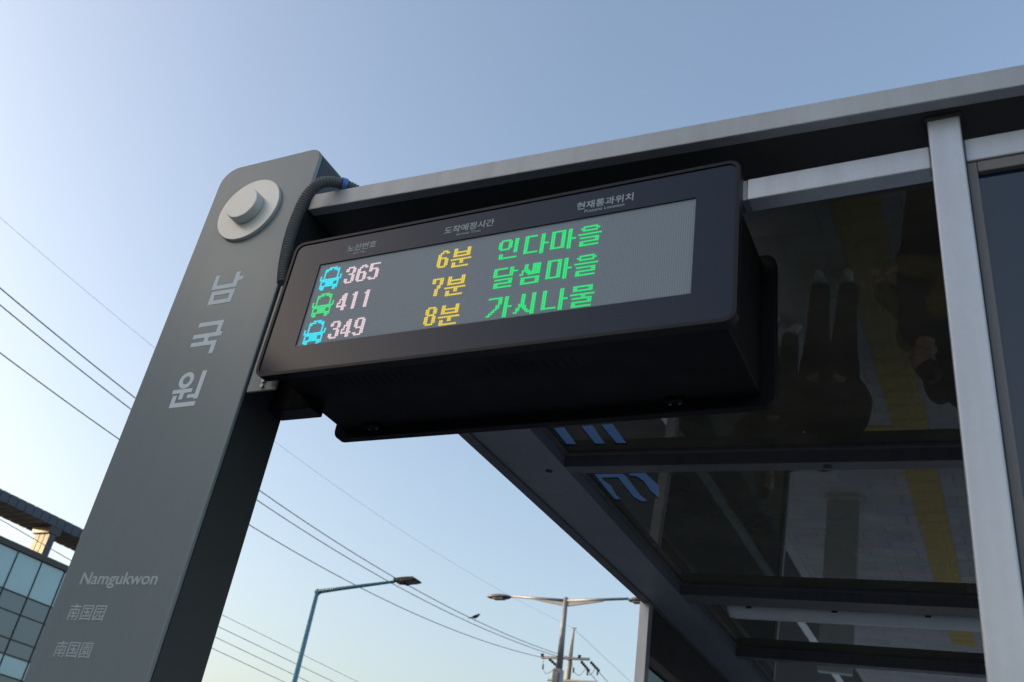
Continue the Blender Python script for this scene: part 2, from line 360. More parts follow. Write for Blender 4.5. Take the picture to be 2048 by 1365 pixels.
glyph('won', [(-0.02, 0.40, 0.62, 0.51), (0.26, 0.22, 0.39, 0.40), (0.53, 0.24, 0.76, 0.34), (0.76, 0.20, 0.90, 0.99),
              (0.05, 0.0, 0.18, 0.34), (0.18, 0.0, 0.88, 0.125)], gx0, gx1, 2.555, 2.658, pyl, rings=[(0.31, 0.76, 0.235, 0.115)])
text_mesh('lettering', 'Namgukwon', -1.910, -1.668, 2.091, 2.129, PY0, M['letter2'], pyl, bold=0.016)
text_mesh('lettering', '南国园', -1.909, -1.793, 2.018, 2.054, PY0, M['letter2'], pyl, bold=0.004)
text_mesh('lettering', '南国園', -1.907, -1.793, 1.936, 1.971, PY0, M['letter2'], pyl, bold=0.0)

# ------------------------------------------------------------------ LED display
D = 1.458
LX0, LX1, LZ0, LZ1 = -1.534, -0.385, 2.588, 2.986
SX0, SX1, SZ0, SZ1 = -1.437, -0.476, 2.6643, 2.9050
PITCH_U, PITCH_V = 0.99*(SX1-SX0)/192, 0.985*(SZ1-SZ0)/48
led = empty('led_display', ((LX0+LX1)/2, 1.63, LZ0))
tag(led, 'black LED bus arrival display box hung beside the grey pylon', 'display')
hole = [(SX0, SZ0), (SX1, SZ0), (SX1, SZ1), (SX0, SZ1)]
holed(rrect(LX0+0.008, LX1-0.008, LZ0+0.008, LZ1-0.008, 0.020), [hole[::-1]], D, D+0.012).build('cover', M['cover'], led)
holed(rrect(LX0, LX1, LZ0, LZ1, 0.026), [rrect(LX0+0.0078, LX1-0.0078, LZ0+0.0078, LZ1-0.0078, 0.020)[::-1]], D-0.003, D+0.022).build('front_rim', M['rubber'], led)
MB().prism(rrect(LX0+0.007, LX1-0.007, LZ0+0.007, LZ1-0.007, 0.020), D+0.0125, D+0.022).build('front_flange', M['black'], led)
bx = MB().box(LX0+0.028, LX1-0.030, D+0.022, 1.79, LZ0+0.024, LZ1-0.024).build('housing', M['black'], led, bevel=0.004)
MB().prism(rrect(LX0, LX1, LZ0, LZ1, 0.026), 1.787, 1.812).build('rear_flange', M['black'], led, bevel=0.002)
scr = MB().box(0, SX1-SX0, 0, 0.002, 0, SZ1-SZ0).build('screen', screen_mat(), led)
scr.location = (SX0-0.0*PITCH_U, D+0.0035, SZ0)
# the screen sits in the cover's opening
scr.matrix_parent_inverse = world_of(led).inverted()
# pixel lettering
G = {
 'bus': ["....XXXXX....", "..XXXX.XXXX..", "..XX.....XX..", "..X.......X..", "..X.......X..", "X.X.......X.X", "X.X.......X.X", "XXXXXXXXXXXXX", ".XXXXXXXXXXX.", ".X..XXXXX..X.", ".X..XXXXX..X.", ".XXXXXXXXXXX.", ".XXX.....XXX.", "..XX.....XX.."],
 '3': [".XXXX.", "XX..XX", "XX..XX", "....XX", "..XXX.", "....XX", "....XX", "XX..XX", "XX..XX", ".XXXX."],
 '6': ["..XXX.", ".XX.XX", "XX....", "XX....", "XXXXX.", "XX..XX", "XX..XX", "XX..XX", "XX..XX", ".XXXX."],
 '5': ["XXXXXX", "XX....", "XX....", "XXXXX.", "XX..XX", "....XX", "....XX", "....XX", "XX..XX", ".XXXX."],
 '4': ["...XX.", "..XXX.", "..XXX.", ".XXXX.", ".X.XX.", "XX.XX.", "X..XX.", "XXXXXX", "...XX.", "...XX."],
 '1': ["..XX..", ".XXX..", "..XX..", "..XX..", "..XX..", "..XX..", "..XX..", "..XX..", "..XX..", "..XX.."],
 '9': [".XXXX.", "XX..XX", "XX..XX", "XX..XX", "XX..XX", ".XXXXX", "....XX", "....XX", "XX..XX", ".XXXX."],
 '7': ["XXXXXX", "XX..XX", "XX..XX", "....XX", "...XX.", "...XX.", "..XX..", "..XX..", "..XX..", "..XX.."],
 '8': [".XXXX.", "XX..XX", "XX..XX", "XX..XX", ".XXXX.", "XX..XX", "XX..XX", "XX..XX", "XX..XX", ".XXXX."],
 '분': [".XX.....XX.", ".XX.....XX.", ".XXXXXXXXX.", ".XX.....XX.", ".XXXXXXXXX.", "...........", "XXXXXXXXXXX", ".....XX....", ".XX..XX....", ".XX........", ".XXXXXXXXX."],
 '인': [".XXXXX..XX", "XX...XX.XX", "XX...XX.XX", "XX...XX.XX", "XX...XX.XX", ".XXXXX..XX", "........XX", "........XX", ".XX.......", ".XX.......", ".XXXXXXXXX"],
 '다': ["XXXXXX..XX..", "XX......XX..", "XX......XX..", "XX......XX..", "XX......XX..", "XX......XXXX", "XX......XX..", "XX......XX..", "XX......XX..", "XXXXXXX.XX..", "........XX.."],
 '마': ["XXXXXXX.XX..", "XX...XX.XX..", "XX...XX.XX..", "XX...XX.XX..", "XX...XX.XX..", "XX...XX.XXXX", "XX...XX.XX..", "XX...XX.XX..", "XX...XX.XX..", "XXXXXXX.XX..", "........XX.."],
 '을': ["..XXXXXXX..", ".XX.....XX.", "..XXXXXXX..", "...........", "XXXXXXXXXXX", "...........", ".XXXXXXXXX.", "........XX.", ".XXXXXXXXX.", ".XX........", ".XXXXXXXXX."],
 '달': ["XXXXXXX.XX..", "XX......XX..", "XX......XXXX", "XX......XX..", "XXXXXXXXXX..", "............", ".XXXXXXXXX..", "........XX..", ".XXXXXXXXX..", ".XX.........", ".XXXXXXXXX.."],
 '샘': ["..XX..XXXX", "..XX..XXXX", "..XX..XXXX", ".XXXX.XXXX", ".X.XXXXXXX", "XX..XXXXXX", "..........", ".XXXXXXXXX", ".XX.....XX", ".XX.....XX", ".XXXXXXXXX"],
 '가': ["XXXXXXX.XX..", ".....XX.XX..", ".....XX.XX..", ".....XX.XX..", "....XX..XX..", "....XX..XXXX", "...XX...XX..", "..XX....XX..", ".XX.....XX..", "XX......XX..", "........XX.."],
 '시': ["...XX...XX", "...XX...XX", "...XX...XX", "...XX...XX", "...XX...XX", "..XXX...XX", "..XXXX..XX", ".XX.XX..XX", ".XX..XX.XX", "XX....XXXX", "........XX"],
 '나': ["XX......XX..", "XX......XX..", "XX......XX..", "XX......XX..", "XX......XX..", "XX......XXXX", "XX......XX..", "XX......XX..", "XX......XX..", "XXXXXXX.XX..", "........XX.."],
 '물': [".XXXXXXXXX.", ".XX.....XX.", ".XXXXXXXXX.", "...........", "XXXXXXXXXXX", ".....XX....", ".XXXXXXXXX.", "........XX.", ".XXXXXXXXX.", ".XX........", ".XXXXXXXXX."],
}
EM = {}
for nm, c, s in (('cyan', (0.03, 0.66, 0.78), 0.34), ('green', (0.01, 0.74, 0.18), 0.30), ('busgreen', (0.05, 0.70, 0.22), 0.30), ('yellow', (0.80, 0.60, 0.06), 0.28), ('pink', (0.82, 0.64, 0.68), 0.27)):
    EM[nm] = mat('led_'+nm, tuple(v*0.3 for v in c), 0.5, emit=c, estr=s)
def led_glyph(ch, col, u0, row, v_off=0.0):
    mb = MB(); n = 8
    for r, line in enumerate(G[ch]):
        for c, x in enumerate(line):
            if x != 'X': continue
            cx = SX0+(u0+c*0.99)*(SX1-SX0)/192; cz = SZ1-(5.2+v_off+0.985*(row+r))*(SZ1-SZ0)/48
            rr = 0.00222
            vs = [(cx+rr*math.cos(2*math.pi*k/n), D+0.0022, cz+rr*math.sin(2*math.pi*k/n)) for k in range(n)]+[(cx+rr*1.04*math.cos(2*math.pi*k/n), D+0.0038, cz+rr*1.04*math.sin(2*math.pi*k/n)) for k in range(n)]
            mb.add(vs, [tuple(range(n))]+[(k, k+n, (k+1) % n+n, (k+1) % n) for k in range(n)])
    o = mb.build('lit_character' if ch != 'bus' else 'lit_bus_symbol', EM[col], scr)
    return o
for row, (bc, num, mins, dest) in enumerate((('cyan', '365', '6', '인다마을'), ('busgreen', '411', '7', '달샘마을'), ('cyan', '349', '8', '가시나물'))):
    rr = row*16
    led_glyph('bus', bc, 3.0, rr, -2.0)
    for k, ch in enumerate(num): led_glyph(ch, 'pink', 18.1+k*6.95, rr)
    led_glyph(mins, 'yellow', 70.5, rr); led_glyph('분', 'yellow', 77.7, rr)
    for k, ch in enumerate(dest): led_glyph(ch, 'green', (102.1, 115.1, 128.0, 140.8)[k], rr)
M['printed'] = mat('printed_caption', (0.42, 0.48, 0.50), 0.5)
ux = lambda u: SX0+u*(SX1-SX0)/192
vz = lambda v: SZ1-v*(SZ1-SZ0)/48
for (t, e, u0, u1, w0, w1) in (('노선번호', 'Bus No.', 14.8, 32.0, 19.5, 27.0), ('도착예정시간', 'Arrival Time', 70.6, 97.0, 77.5, 90.5), ('현재통과위치', 'Present Location', 138.0, 164.2, 142.0, 160.5)):
    text_mesh('caption', t, ux(u0), ux(u1), vz(-4.7), vz(-9.0), D, M['printed'], led, bold=0.012, depth=0.0006)
    text_mesh('caption', e, ux(w0), ux(w1), vz(-2.5), vz(-4.1), D, M['printed'], led, bold=0.0, depth=0.0006)
# underside details: vent slots, latches, screws
zb = LZ0+0.024
def vents(xa, xb, yc, n):
    for k in range(n):
        x = xa+(xb-xa)*k/(n-1)
        MB().box(x-0.0022, x+0.0022, yc-0.018, yc+0.018, zb-0.0012, zb+0.001).build('vent_slot', M['black'], bx, bevel=0.0004)
vents(-1.35, -1.16, 1.560, 10); vents(-0.97, -0.76, 1.575, 10)
for (x, y) in ((-0.60, 1.485), (-0.60, 1.775), (-1.40, 1.485), (-1.40, 1.775)):
    l = MB().box(x-0.022, x+0.022, y-0.014, y+0.014, zb-0.009, zb+0.0005).build('latch', M['black'], led, bevel=0.002)
    for sx in (-0.011, 0.011):
        MB().tube([(x+sx, y, zb-0.0115), (x+sx, y, zb-0.0085)], 0.0035, 10).build('screw', M['steel'], l)
# mounting plate and arm to the pylon
MB().box(-1.5885, -1.500, 1.500, 1.506, 2.578, 2.905).build('mounting_plate', M['pylon'], led, bevel=0.001)
MB().box(-1.5985, -1.470, 1.600, 1.654, 2.578, 2.66)  .build('support_arm', M['rubber'], led, bevel=0.003)
MB().tube([(-1.541, 1.4995, 2.588), (-1.541, 1.494, 2.588)], 0.005, 6).build('bolt', M['steel'], led)
MB().tube([(-1.541, 1.4995, 2.602), (-1.541, 1.494, 2.602)], 0.005, 6).build('bolt', M['steel'], led)

# ------------------------------------------------------------------ corrugated conduit
pts = [(-1.425, 1.62, 3.180), (-1.450, 1.595, 3.222), (-1.495, 1.53, 3.236), (-1.535, 1.478, 3.215), (-1.565, 1.466, 3.165), (-1.577, 1.466, 3.09), (-1.576, 1.466, 3.01), (-1.568, 1.470, 2.93), (-1.560, 1.476, 2.88)]
def spline(P, n):
    P = [np.array(p, float) for p in P]; P = [2*P[0]-P[1]]+P+[2*P[-1]-P[-2]]; out = []
    for i in range(1, len(P)-2):
        for k in range(n):
            t = k/n; a, b, c, d = P[i-1:i+3]
            out.append(0.5*((2*b)+(-a+c)*t+(2*a-5*b+4*c-d)*t*t+(-a+3*b-3*c+d)*t**3))
    out.append(P[-2]); return out
sp = spline(pts, 60)
acc = [0]; 
for a, b in zip(sp, sp[1:]): acc.append(acc[-1]+np.linalg.norm(b-a))
L = acc[-1]; N = int(L/0.0016); cp = []
for k in range(N+1):
    d = L*k/N; cp.append([np.interp(d, acc, [p[i] for p in sp]) for i in range(3)])
co = MB().tube(cp, [0.0148+0.0015*math.cos(2*math.pi*(L*k/N)/0.0080) for k in range(N+1)], 14).build('flexible_conduit', M['conduit'], smooth=True)
tag(co, 'grey corrugated cable conduit curving down between pylon and display', 'conduit')
i0 = min(range(len(cp)), key=lambda i: abs(cp[i][0]+1.502))
MB().tube(cp[i0-5:i0+5], 0.0185, 16).build('blue_clip', M['blueclip'], co)

# ------------------------------------------------------------------ bus shelter
A_ = -0.0394
def zu(x): return 3.162+A_*(x+1.609)
def slab(mb, x0, x1, y0, y1, d0, d1):
    mb.hexa([(x0, y0, zu(x0)+d0), (x1, y0, zu(x1)+d0), (x1, y1, zu(x1)+d0), (x0, y1, zu(x0)+d0), (x0, y0, zu(x0)+d1), (x1, y0, zu(x1)+d1), (x1, y1, zu(x1)+d1), (x0, y1, zu(x0)+d1)]); return mb
she = empty('bus_shelter', (-0.2, 4.8, 0))
tag(she, 'bus shelter with silver frame and dark tinted glass roof', 'shelter')
RX0, RX1, RYB = -1.84, 1.30, 8.2
slab(MB(), -1.5995, RX1, 1.515, 1.545, 0.0, 0.055).build('front_fascia', M['alu2'], she, bevel=0.003)
slab(MB(), -1.5995, RX1, 1.5455, 1.78, 0.001, 0.050).build('front_beam', M['darkframe'], she)
def gx(y): return -1.841+0.026*(min(y, 4.97)-2.888)
def taper(ya, yb, fa, fb, d0, d1):   # left side pieces whose outer line runs slightly inward to the back
    P_ = [(fa(ya), ya), (fb(ya), ya), (fb(yb), yb), (fa(yb), yb)]
    return MB().hexa([(x, y, zu(x)+d0) for x, y in P_]+[(x, y, zu(x)+d1) for x, y in P_])
for ya, yb in ((1.7805, 4.97), (4.97, RYB)):
    taper(ya, yb, lambda y: gx(y)+0.0505, lambda y: -1.53, 0.0, 0.074).build('left_beam', M['edgepaint'], she)
for ya, yb in ((1.66, 4.97), (4.97, RYB)):
    taper(ya, yb, gx, lambda y: gx(y)+0.05, -0.010, 0.080).build('left_gutter', M['roofpaint'], she)
taper(1.6605, 1.780, lambda y: gx(y)+0.0505, lambda y: -1.6025, 0.0, 0.074).build('corner_plate', M['roofpaint'], she)
slab(MB(), 1.10, RX1, 1.7805, RYB, 0.0, 0.074).build('right_beam', M['roofpaint'], she, bevel=0.003)
YB = [(1.545, 1.78), (3.20, 3.265), (4.805, 4.95), (6.0, 6.07), (7.9, RYB)]
for i, (ya, yb) in enumerate(YB[1:]):
    slab(MB(), -1.5295, 1.0995, ya, yb, 0.0, 0.072).build('cross_beam', M['roofpaint'] if i != 1 else M['roofpaint'], she, bevel=0.002)
GZ = 0.060
def roofpt(px): # on the underside of the glass
    d = ray(*px); n = np.array([-A_, 0, 1]); p0 = np.array([-1.609, 0, 3.162+GZ]); return CAM+d*(((p0-CAM)@n)/(d@n))
cuts = {0: [[(1105, 857), (1128, 855), (1155, 892), (1133, 892)], [(1160, 853), (1185, 851), (1212, 891), (1190, 891)], [(1199, 850), (1225, 848), (1255, 890), (1233, 890)]],
        1: [[(1186, 949), (1245, 948), (1254, 955), (1266, 972), (1280, 990), (1300, 1006), (1282, 1006), (1268, 998), (1250, 976), (1236, 958), (1204, 959), (1222, 972), (1232, 990), (1246, 1002), (1230, 1002), (1214, 984)],
            [(1254, 948), (1290, 946), (1318, 972), (1318, 1000), (1301, 985), (1288, 966), (1272, 956), (1260, 955)]]}
bays = [(1.7805, 3.1995), (3.2655, 4.8045), (4.9505, 5.9995), (6.0705, 7.8995)]
for bi, (ya, yb) in enumerate(bays):
    xs = [-1.5295, 1.0995]
    outer = [(xs[0], ya), (xs[1], ya), (xs[1], yb), (xs[0], yb)]; holes = []
    for c in cuts.get(bi, []):
        q = [roofpt(p) for p in c]; h = [(float(p[0]), float(p[1])) for p in q]
        holes.append(h)
    def plate(outer, holes, d0, d1):
        mb = MB(); loops = [outer]+[h for h in holes]
        tri = tessellate_polygon([[Vector((p[0], p[1], 0)) for p in l] for l in loops])
        flat = [p for l in loops for p in l]; n = len(flat)
        vs = [(p[0], p[1], zu(p[0])+d0) for p in flat]+[(p[0], p[1], zu(p[0])+d1) for p in flat]
        fs = [tuple(t) for t in tri]+[tuple(i+n for i in reversed(t)) for t in tri]; k = 0
        for l in loops:
            m = len(l)
            for i in range(m): a, b = k+i, k+(i+1) % m; fs.append((a, a+n, b+n, b))
            k += m
        return mb.add(vs, fs)
    gl = plate(outer, holes, GZ, GZ+0.008).build('roof_glass', M['roofglass'], she)
    for h in holes: plate(h, [], GZ, GZ+0.0075).build('clear_cut_out', M['clear'], gl)
    # thin glazing bead round the sheet
    w = 0.022
    slab(MB(), xs[0], xs[0]+w, ya, yb, GZ-0.012, GZ-0.001).build('glazing_bead', M['roofpaint'], she)
    slab(MB(), xs[0]+w, xs[1], yb-w, yb, GZ-0.012, GZ-0.001).build('glazing_bead', M['roofpaint'], she)
    slab(MB(), xs[0]+w, xs[1], ya, ya+w, GZ-0.012, GZ-0.001).build('glazing_bead', M['roofpaint'], she)
for (x, y) in ((-1.613, 3.235), (-0.511, 3.2325)):
    mb = MB(); n = 20
    mb.add([(x+0.016*math.cos(2*math.pi*k/n), y+0.016*math.sin(2*math.pi*k/n), zu(x)-0.0012) for k in range(n)]+[(x+0.016*math.cos(2*math.pi*k/n), y+0.016*math.sin(2*math.pi*k/n), zu(x)+0.002) for k in range(n)],
           [tuple(range(n))]+[(k, k+n, (k+1) % n+n, (k+1) % n) for k in range(n)])
    mb.build('cable_hole', M['rubber'], she)
# posts
def post(x0, x1, y0, y1, top=None, m=None):
    return MB().box(x0, x1, y0, y1, 0.0, top or zu((x0+x1)/2)-0.001).build('post', m or M['alu'], she, bevel=0.004, seg=3)
post(-0.034, 0.027, 1.561, 1.621)
MB().box(-0.038, 0.031, 1.557, 1.625, zu(0)-0.010, zu(0)-0.0005).build('post_cap', M['darkframe'], she, bevel=0.001)
post(-1.800, -1.742, 4.945, 5.003)
post(-1.800, -1.742, 7.95, 8.01); post(1.15, 1.21, 1.561, 1.621); post(1.15, 1.21, 4.945, 5.005); post(1.15, 1.21, 7.95, 8.01)
# front rails either side of the front post
MB().box(-0.4035, -0.0350, 1.586, 1.630, 2.9875, 3.0455).build('front_rail', M['alu'], she, bevel=0.003)
MB().box(-0.4155, -0.4040, 1.588, 1.630, 2.9885, 3.0445).build('rail_end', M['pylon'], she, bevel=0.001)
MB().box(0.0285, 1.149, 1.590, 1.630, 2.992, 3.050).build('front_rail', M['alu'], she, bevel=0.003)
# glazed end wall right of the post
fr = empty('end_window', (0.6, 1.61, 0.3), she); fr.matrix_parent_inverse = world_of(she).inverted()
fr.name = 'end_window'
MB().box(0.0285, 0.0465, 1.594, 1.626, 0.3, 2.990).build('window_stile', M['frame'], fr, bevel=0.002)
MB().box(1.120, 1.149, 1.594, 1.626, 0.3, 2.990).build('window_stile', M['frame'], fr, bevel=0.002)
MB().box(0.047, 1.1195, 1.594, 1.626, 2.964, 2.990).build('window_head', M['frame'], fr, bevel=0.002)
MB().box(0.047, 1.1195, 1.594, 1.626, 0.3, 0.34).build('window_sill', M['frame'], fr, bevel=0.002)
MB().box(0.0465, 1.120, 1.606, 1.614, 0.34, 2.964).build('pane', M['endglass'], fr)
# roadside wall behind the rear post
MB().box(-1.790, -1.752, 5.0035, 7.949, 2.895, zu(-1.78)-0.002).build('wall_panel', M['darkframe'], she)
MB().box(-1.795, -1.747, 5.0035, 7.949, 2.850, 2.8945).build('wall_rail', M['frame'], she, bevel=0.003)
MB().box(-1.775, -1.767, 5.030, 7.949, 0.35, 2.8495).build('wall_glass', M['tintglass'], she)
MB().box(-1.790, -1.752, 5.0035, 5.0295, 0.35, 2.8495).build('wall_stile', M['darkframe'], she)
MB().box(-1.795, -1.747, 5.0035, 7.949, 0.28, 0.3495).build('wall_rail', M['frame'], she, bevel=0.003)
# waterproof strip lamp behind the rear beam
lamp = empty('strip_lamp', (-0.6, 5.08, 3.12)); tag(lamp, 'white plastic strip lamp under the shelter roof behind cross beam', 'lamp')
prof = [(5.03, 3.172), (5.03, 3.135), (5.045, 3.105), (5.075, 3.092), (5.105, 3.105), (5.12, 3.135), (5.12, 3.172)]
mb = MB(); n = len(prof); xs = [(-1.345, 0.55), (-1.33, 0.9), (-1.30, 1.0), (0.05, 1.0), (0.08, 0.9), (0.095, 0.55)]; vv = []
for x, s in xs:
    for y, z in prof: vv.append((x, 5.075+(y-5.075)*s, 3.172+(z-3.172)*s+A_*(x+0.6)*0.9))
ff = [tuple(range(n)), tuple((len(xs)-1)*n+k for k in range(n-1, -1, -1))]
for i in range(len(xs)-1):
    for k in range(n): ff.append((i*n+k, i*n+(k+1) % n, (i+1)*n+(k+1) % n, (i+1)*n+k))
mb.add(vv, ff).build('diffuser', M['white'], lamp, smooth=True)
for x in (-1.22, -0.78, -0.34):
    MB().box(x-0.014, x+0.014, 5.018, 5.032, 3.135+A_*(x+0.6), 3.20+A_*(x+0.6)).build('clip', M['darkframe'], lamp, bevel=0.002)
MB().box(-1.33, 0.08, 5.045, 5.105, 3.176, 3.187).build('housing', M['darkframe'], lamp).rotation_euler = (0, 0, 0)

# info slab further along the pavement
sg = empty('notice_slab', (-1.83, 11.2, 0)); tag(sg, 'plain grey upright notice slab mirrored in the shelter roof', 'notice board')
MB().box(-2.03, -1.66, 11.15, 11.25, 0.0, 2.1).build('slab', M['pylon'], sg, bevel=0.01)
MB().box(-2.06, -1.63, 11.12, 11.28, 0.0, 0.06).build('plinth', M['kerb'], sg, bevel=0.01)

# ------------------------------------------------------------------ people waiting (seen mirrored in the roof)
def skin_mesh(name, verts, edges, m, parent, sub=2, root=0):
    me = bpy.data.meshes.new(name); me.from_pydata([v[:3] for v in verts], edges, [])
    o = bpy.data.objects.new(name, me); COL.objects.link(o); me.materials.append(m); o.parent = parent
    md = o.modifiers.new('skin', 'SKIN'); md.use_smooth_shade = True
    for i, v in enumerate(verts):
        sv = me.skin_vertices[0].data[i]; sv.radius = v[3] if isinstance(v[3], tuple) else (v[3], v[3]); sv.use_root = (i == root)
    s = o.modifiers.new('sub', 'SUBSURF'); s.levels = sub; s.render_levels = sub
    dg = bpy.context.evaluated_depsgraph_get(); dg.update()
    me2 = bpy.data.meshes.new_from_object(o.evaluated_get(dg)); o.modifiers.clear(); o.data = me2
    me2.polygons.foreach_set('use_smooth', [True]*len(me2.polygons))
    return o
def person(x, y, rot, h, top, bottom, shoe, label, sleeve=None, arm=0.5):
    p = empty('person', (x, y, 0)); p.rotation_euler = (0, 0, rot); k = h/1.72
    tag(p, label, 'person', 'people waiting under the shelter')
    s = lambda *v: tuple(a*k for a in v)
    # continuous body: pelvis root, spine, neck, head, arms with bent elbows, legs
    V = [(0, 0, .95, (.10, .07)), (0, .01, 1.18, (.09, .06)), (0, .01, 1.36, (.10, .06)), (0, 0, 1.47, .055), (0, -.01, 1.54, .052), (0, -.015, 1.61, (.072, .09)), (0, -.01, 1.68, (.05, .06))]
    E = [(0, 1), (1, 2), (2, 3), (3, 4), (4, 5), (5, 6)]
    for sx in (-1, 1):
        b = len(V)
        V += [(sx*.17, .01, 1.38, .032), (sx*.235, .03, 1.13, .030), (sx*.16, -.20*arm-.02, .98+.10*arm, .030), (sx*.10, -.27*arm-.02, 1.02+.10*arm, .026), (sx*.085, -.31*arm-.02, 1.03+.10*arm, .020)]
        E += [(2, b), (b, b+1), (b+1, b+2), (b+2, b+3), (b+3, b+4)]
        c = len(V)
        V += [(sx*.095, 0, .86, .05), (sx*.10, -.015, .48, .042), (sx*.105, .015, .09, .034), (sx*.11, -.09, .045, .028)]
        E += [(0, c), (c, c+1), (c+1, c+2), (c+2, c+3)]
    V = [tuple(a*k for a in v[:3])+((tuple(a*k for a in v[3]) if isinstance(v[3], tuple) else v[3]*k),) for v in V]
    body = skin_mesh('body', V, E, M['skin'], p)
    # fingers of both hands
    for sx in (-1, 1):
        bx_, by_, bz_ = sx*.085*k, (-.31*arm-.02)*k, (1.03+.10*arm)*k
        for f, ln in enumerate((.055, .075, .082, .075, .06)):
            a = (f-2)*.35
            if f == 0: q = [(bx_-sx*.01*k, by_+.02*k, bz_+.01*k, .009), (bx_-sx*.035*k, by_, bz_+.025*k, .0085), (bx_-sx*.045*k, by_-.025*k, bz_+.025*k, .0075)]
            else:
                ox = (f-2.5)*.017*k*sx
                q = [(bx_+ox*.7, by_, bz_, .009), (bx_+ox, by_-ln*.55*k, bz_+.004, .0085), (bx_+ox*.9-sx*.012, by_-ln*.9*k, bz_-.015, .0075)]
            skin_mesh('finger', q, [(0, 1), (1, 2)], M['skin'], body, 1)
    sc = lambda VV: [tuple(a*k for a in v[:3])+((tuple(a*k for a in v[3]) if isinstance(v[3], tuple) else v[3]*k),) for v in VV]
    jk = [(0, 0, .70, (.25, .18)), (0, 0, .90, (.25, .18)), (0, .01, 1.10, (.24, .17)), (0, .01, 1.32, (.25, .16)), (0, 0, 1.42, (.17, .13)), (0, 0, 1.48, (.10, .09))]
    skin_mesh('jacket', sc(jk), [(0, 1), (1, 2), (2, 3), (3, 4), (4, 5)], M[top], p)
    for sx in (-1, 1):
        slv = [(sx*.14, .01, 1.38, .10), (sx*.22, .01, 1.34, .10), (sx*.25, .03, 1.13, .092), (sx*.16, -.19*arm-.02, .98+.10*arm, .075), (sx*.125, -.235*arm-.02, 1.0+.10*arm, .062)]
        skin_mesh('sleeve', sc(slv), [(0, 1), (1, 2), (2, 3), (3, 4)], M[sleeve or top], p)
        leg = [(sx*.09, 0, .95, .13), (sx*.10, 0, .80, .125), (sx*.105, -.012, .48, .095), (sx*.11, .012, .10, .085), (sx*.11, .012, .06, .075)]
        skin_mesh('trouser_leg', sc(leg), [(0, 1), (1, 2), (2, 3), (3, 4)], M[bottom], p)
        sh = [(sx*.106, .05, .05, (.042, .045)), (sx*.11, -.05, .047, (.046, .044)), (sx*.115, -.16, .040, (.042, .034))]
        skin_mesh('shoe', sc(sh), [(0, 1), (1, 2)], M[shoe], p)
    skin_mesh('hair', sc([(0, .035, 1.60, (.078, .075)), (0, .02, 1.68, (.080, .092)), (0, -.01, 1.715, (.060, .070))]), [(0, 1), (1, 2)], M['hair'], p)
    skin_mesh('nose', sc([(0, -.085, 1.625, .010), (0, -.112, 1.598, .014)]), [(0, 1)], M['skin'], body, 1)
    for sx in (-1, 1):
        skin_mesh('ear', sc([(sx*.074, .005, 1.63, .012), (sx*.078, .01, 1.60, .010)]), [(0, 1)], M['skin'], body, 1)
        skin_mesh('eye', sc([(sx*.03, -.088, 1.635, .008), (sx*.03, -.094, 1.635, .007)]), [(0, 1)], M['hair'], body, 1)
    skin_mesh('mouth', sc([(-.02, -.096, 1.562, .006), (.02, -.096, 1.562, .006)]), [(0, 1)], mat('lips', (.40, .16, .14), .5), body, 1)
    return p
person(-1.20, 6.62, R(5), 1.70, 'charcoal', 'jeans', 'shoe', 'person in dark coat and white shoes standing on grey paving')
person(-1.78, 7.30, R(40), 1.66, 'charcoal', 'navy', 'shoe', 'person in dark clothes standing nearest the kerb', arm=0.5)
person(-0.38, 5.25, R(-60), 1.74, 'navy', 'jeans', 'shoe2', 'person in navy jacket with mustard sleeves beside the tactile strip', sleeve='mustard', arm=0.9)
person(-0.18, 6.20, R(170), 1.68, 'navy', 'charcoal', 'shoe2', 'person in dark clothes facing away, behind the mustard sleeves', arm=0.3)

# ------------------------------------------------------------------ street lamps
def px_pole(name, base, pts, rads, m, parent, n=16): return MB().tube(pts, rads, n).build(name, m, parent, smooth=True)
# teal single-arm lamp
X1, Y1 = -16.05, 19.7
tl = empty('street_lamp', (X1, Y1, -0.13)); tag(tl, 'teal single-arm street lamp with brown lamp head', 'street lamp', 'street lamps across the road')
a0 = onY(632, 1183, Y1); a1 = onY(790, 1163.5, Y1); h1 = onY(838, 1159.5, Y1); pz = a0[2]+0.05
MB().tube([(X1, Y1, -0.13), (X1, Y1, pz)], [0.095, 0.052], 16).build('pole', M['teal'], tl, smooth=True)
MB().tube([(X1, Y1, -0.13), (X1, Y1, 0.25)], [0.16, 0.14], 16).build('base_collar', M['teal'], tl)
MB().tube([a0-[0, 0, 0.02], a0*0.7+a1*0.3-[0, 0, 0.01], a1], [0.06, 0.05, 0.035], 12).build('arm', M['teal'], tl, smooth=True)
gq = [onY(*p, Y1) for p in ((633, 1185), (652, 1181), (645, 1184.5), (638, 1189), (633, 1194))]
MB().prism([(p[0], p[2]) for p in gq][::-1], Y1-0.03, Y1+0.03).build('gusset', M['teal'], tl)
hq = [onY(*p, Y1) for p in ((792, 1160), (812, 1157.5), (830, 1156.5), (838, 1161), (837, 1164), (815, 1166.5), (809, 1169), (804, 1167), (793, 1166.5))]
MB().prism([(p[0], p[2]) for p in hq][::-1], Y1-0.16, Y1+0.16).build('lamp_head', M['brownhead'], tl, bevel=0.02)
hq = [onY(*p, Y1) for p in ((815, 1166.3), (834, 1164.3), (834, 1165.6), (815, 1167.6))]
MB().prism([(p[0], p[2]) for p in hq][::-1], Y1-0.12, Y1+0.12).build('lens', M['lens'], tl)
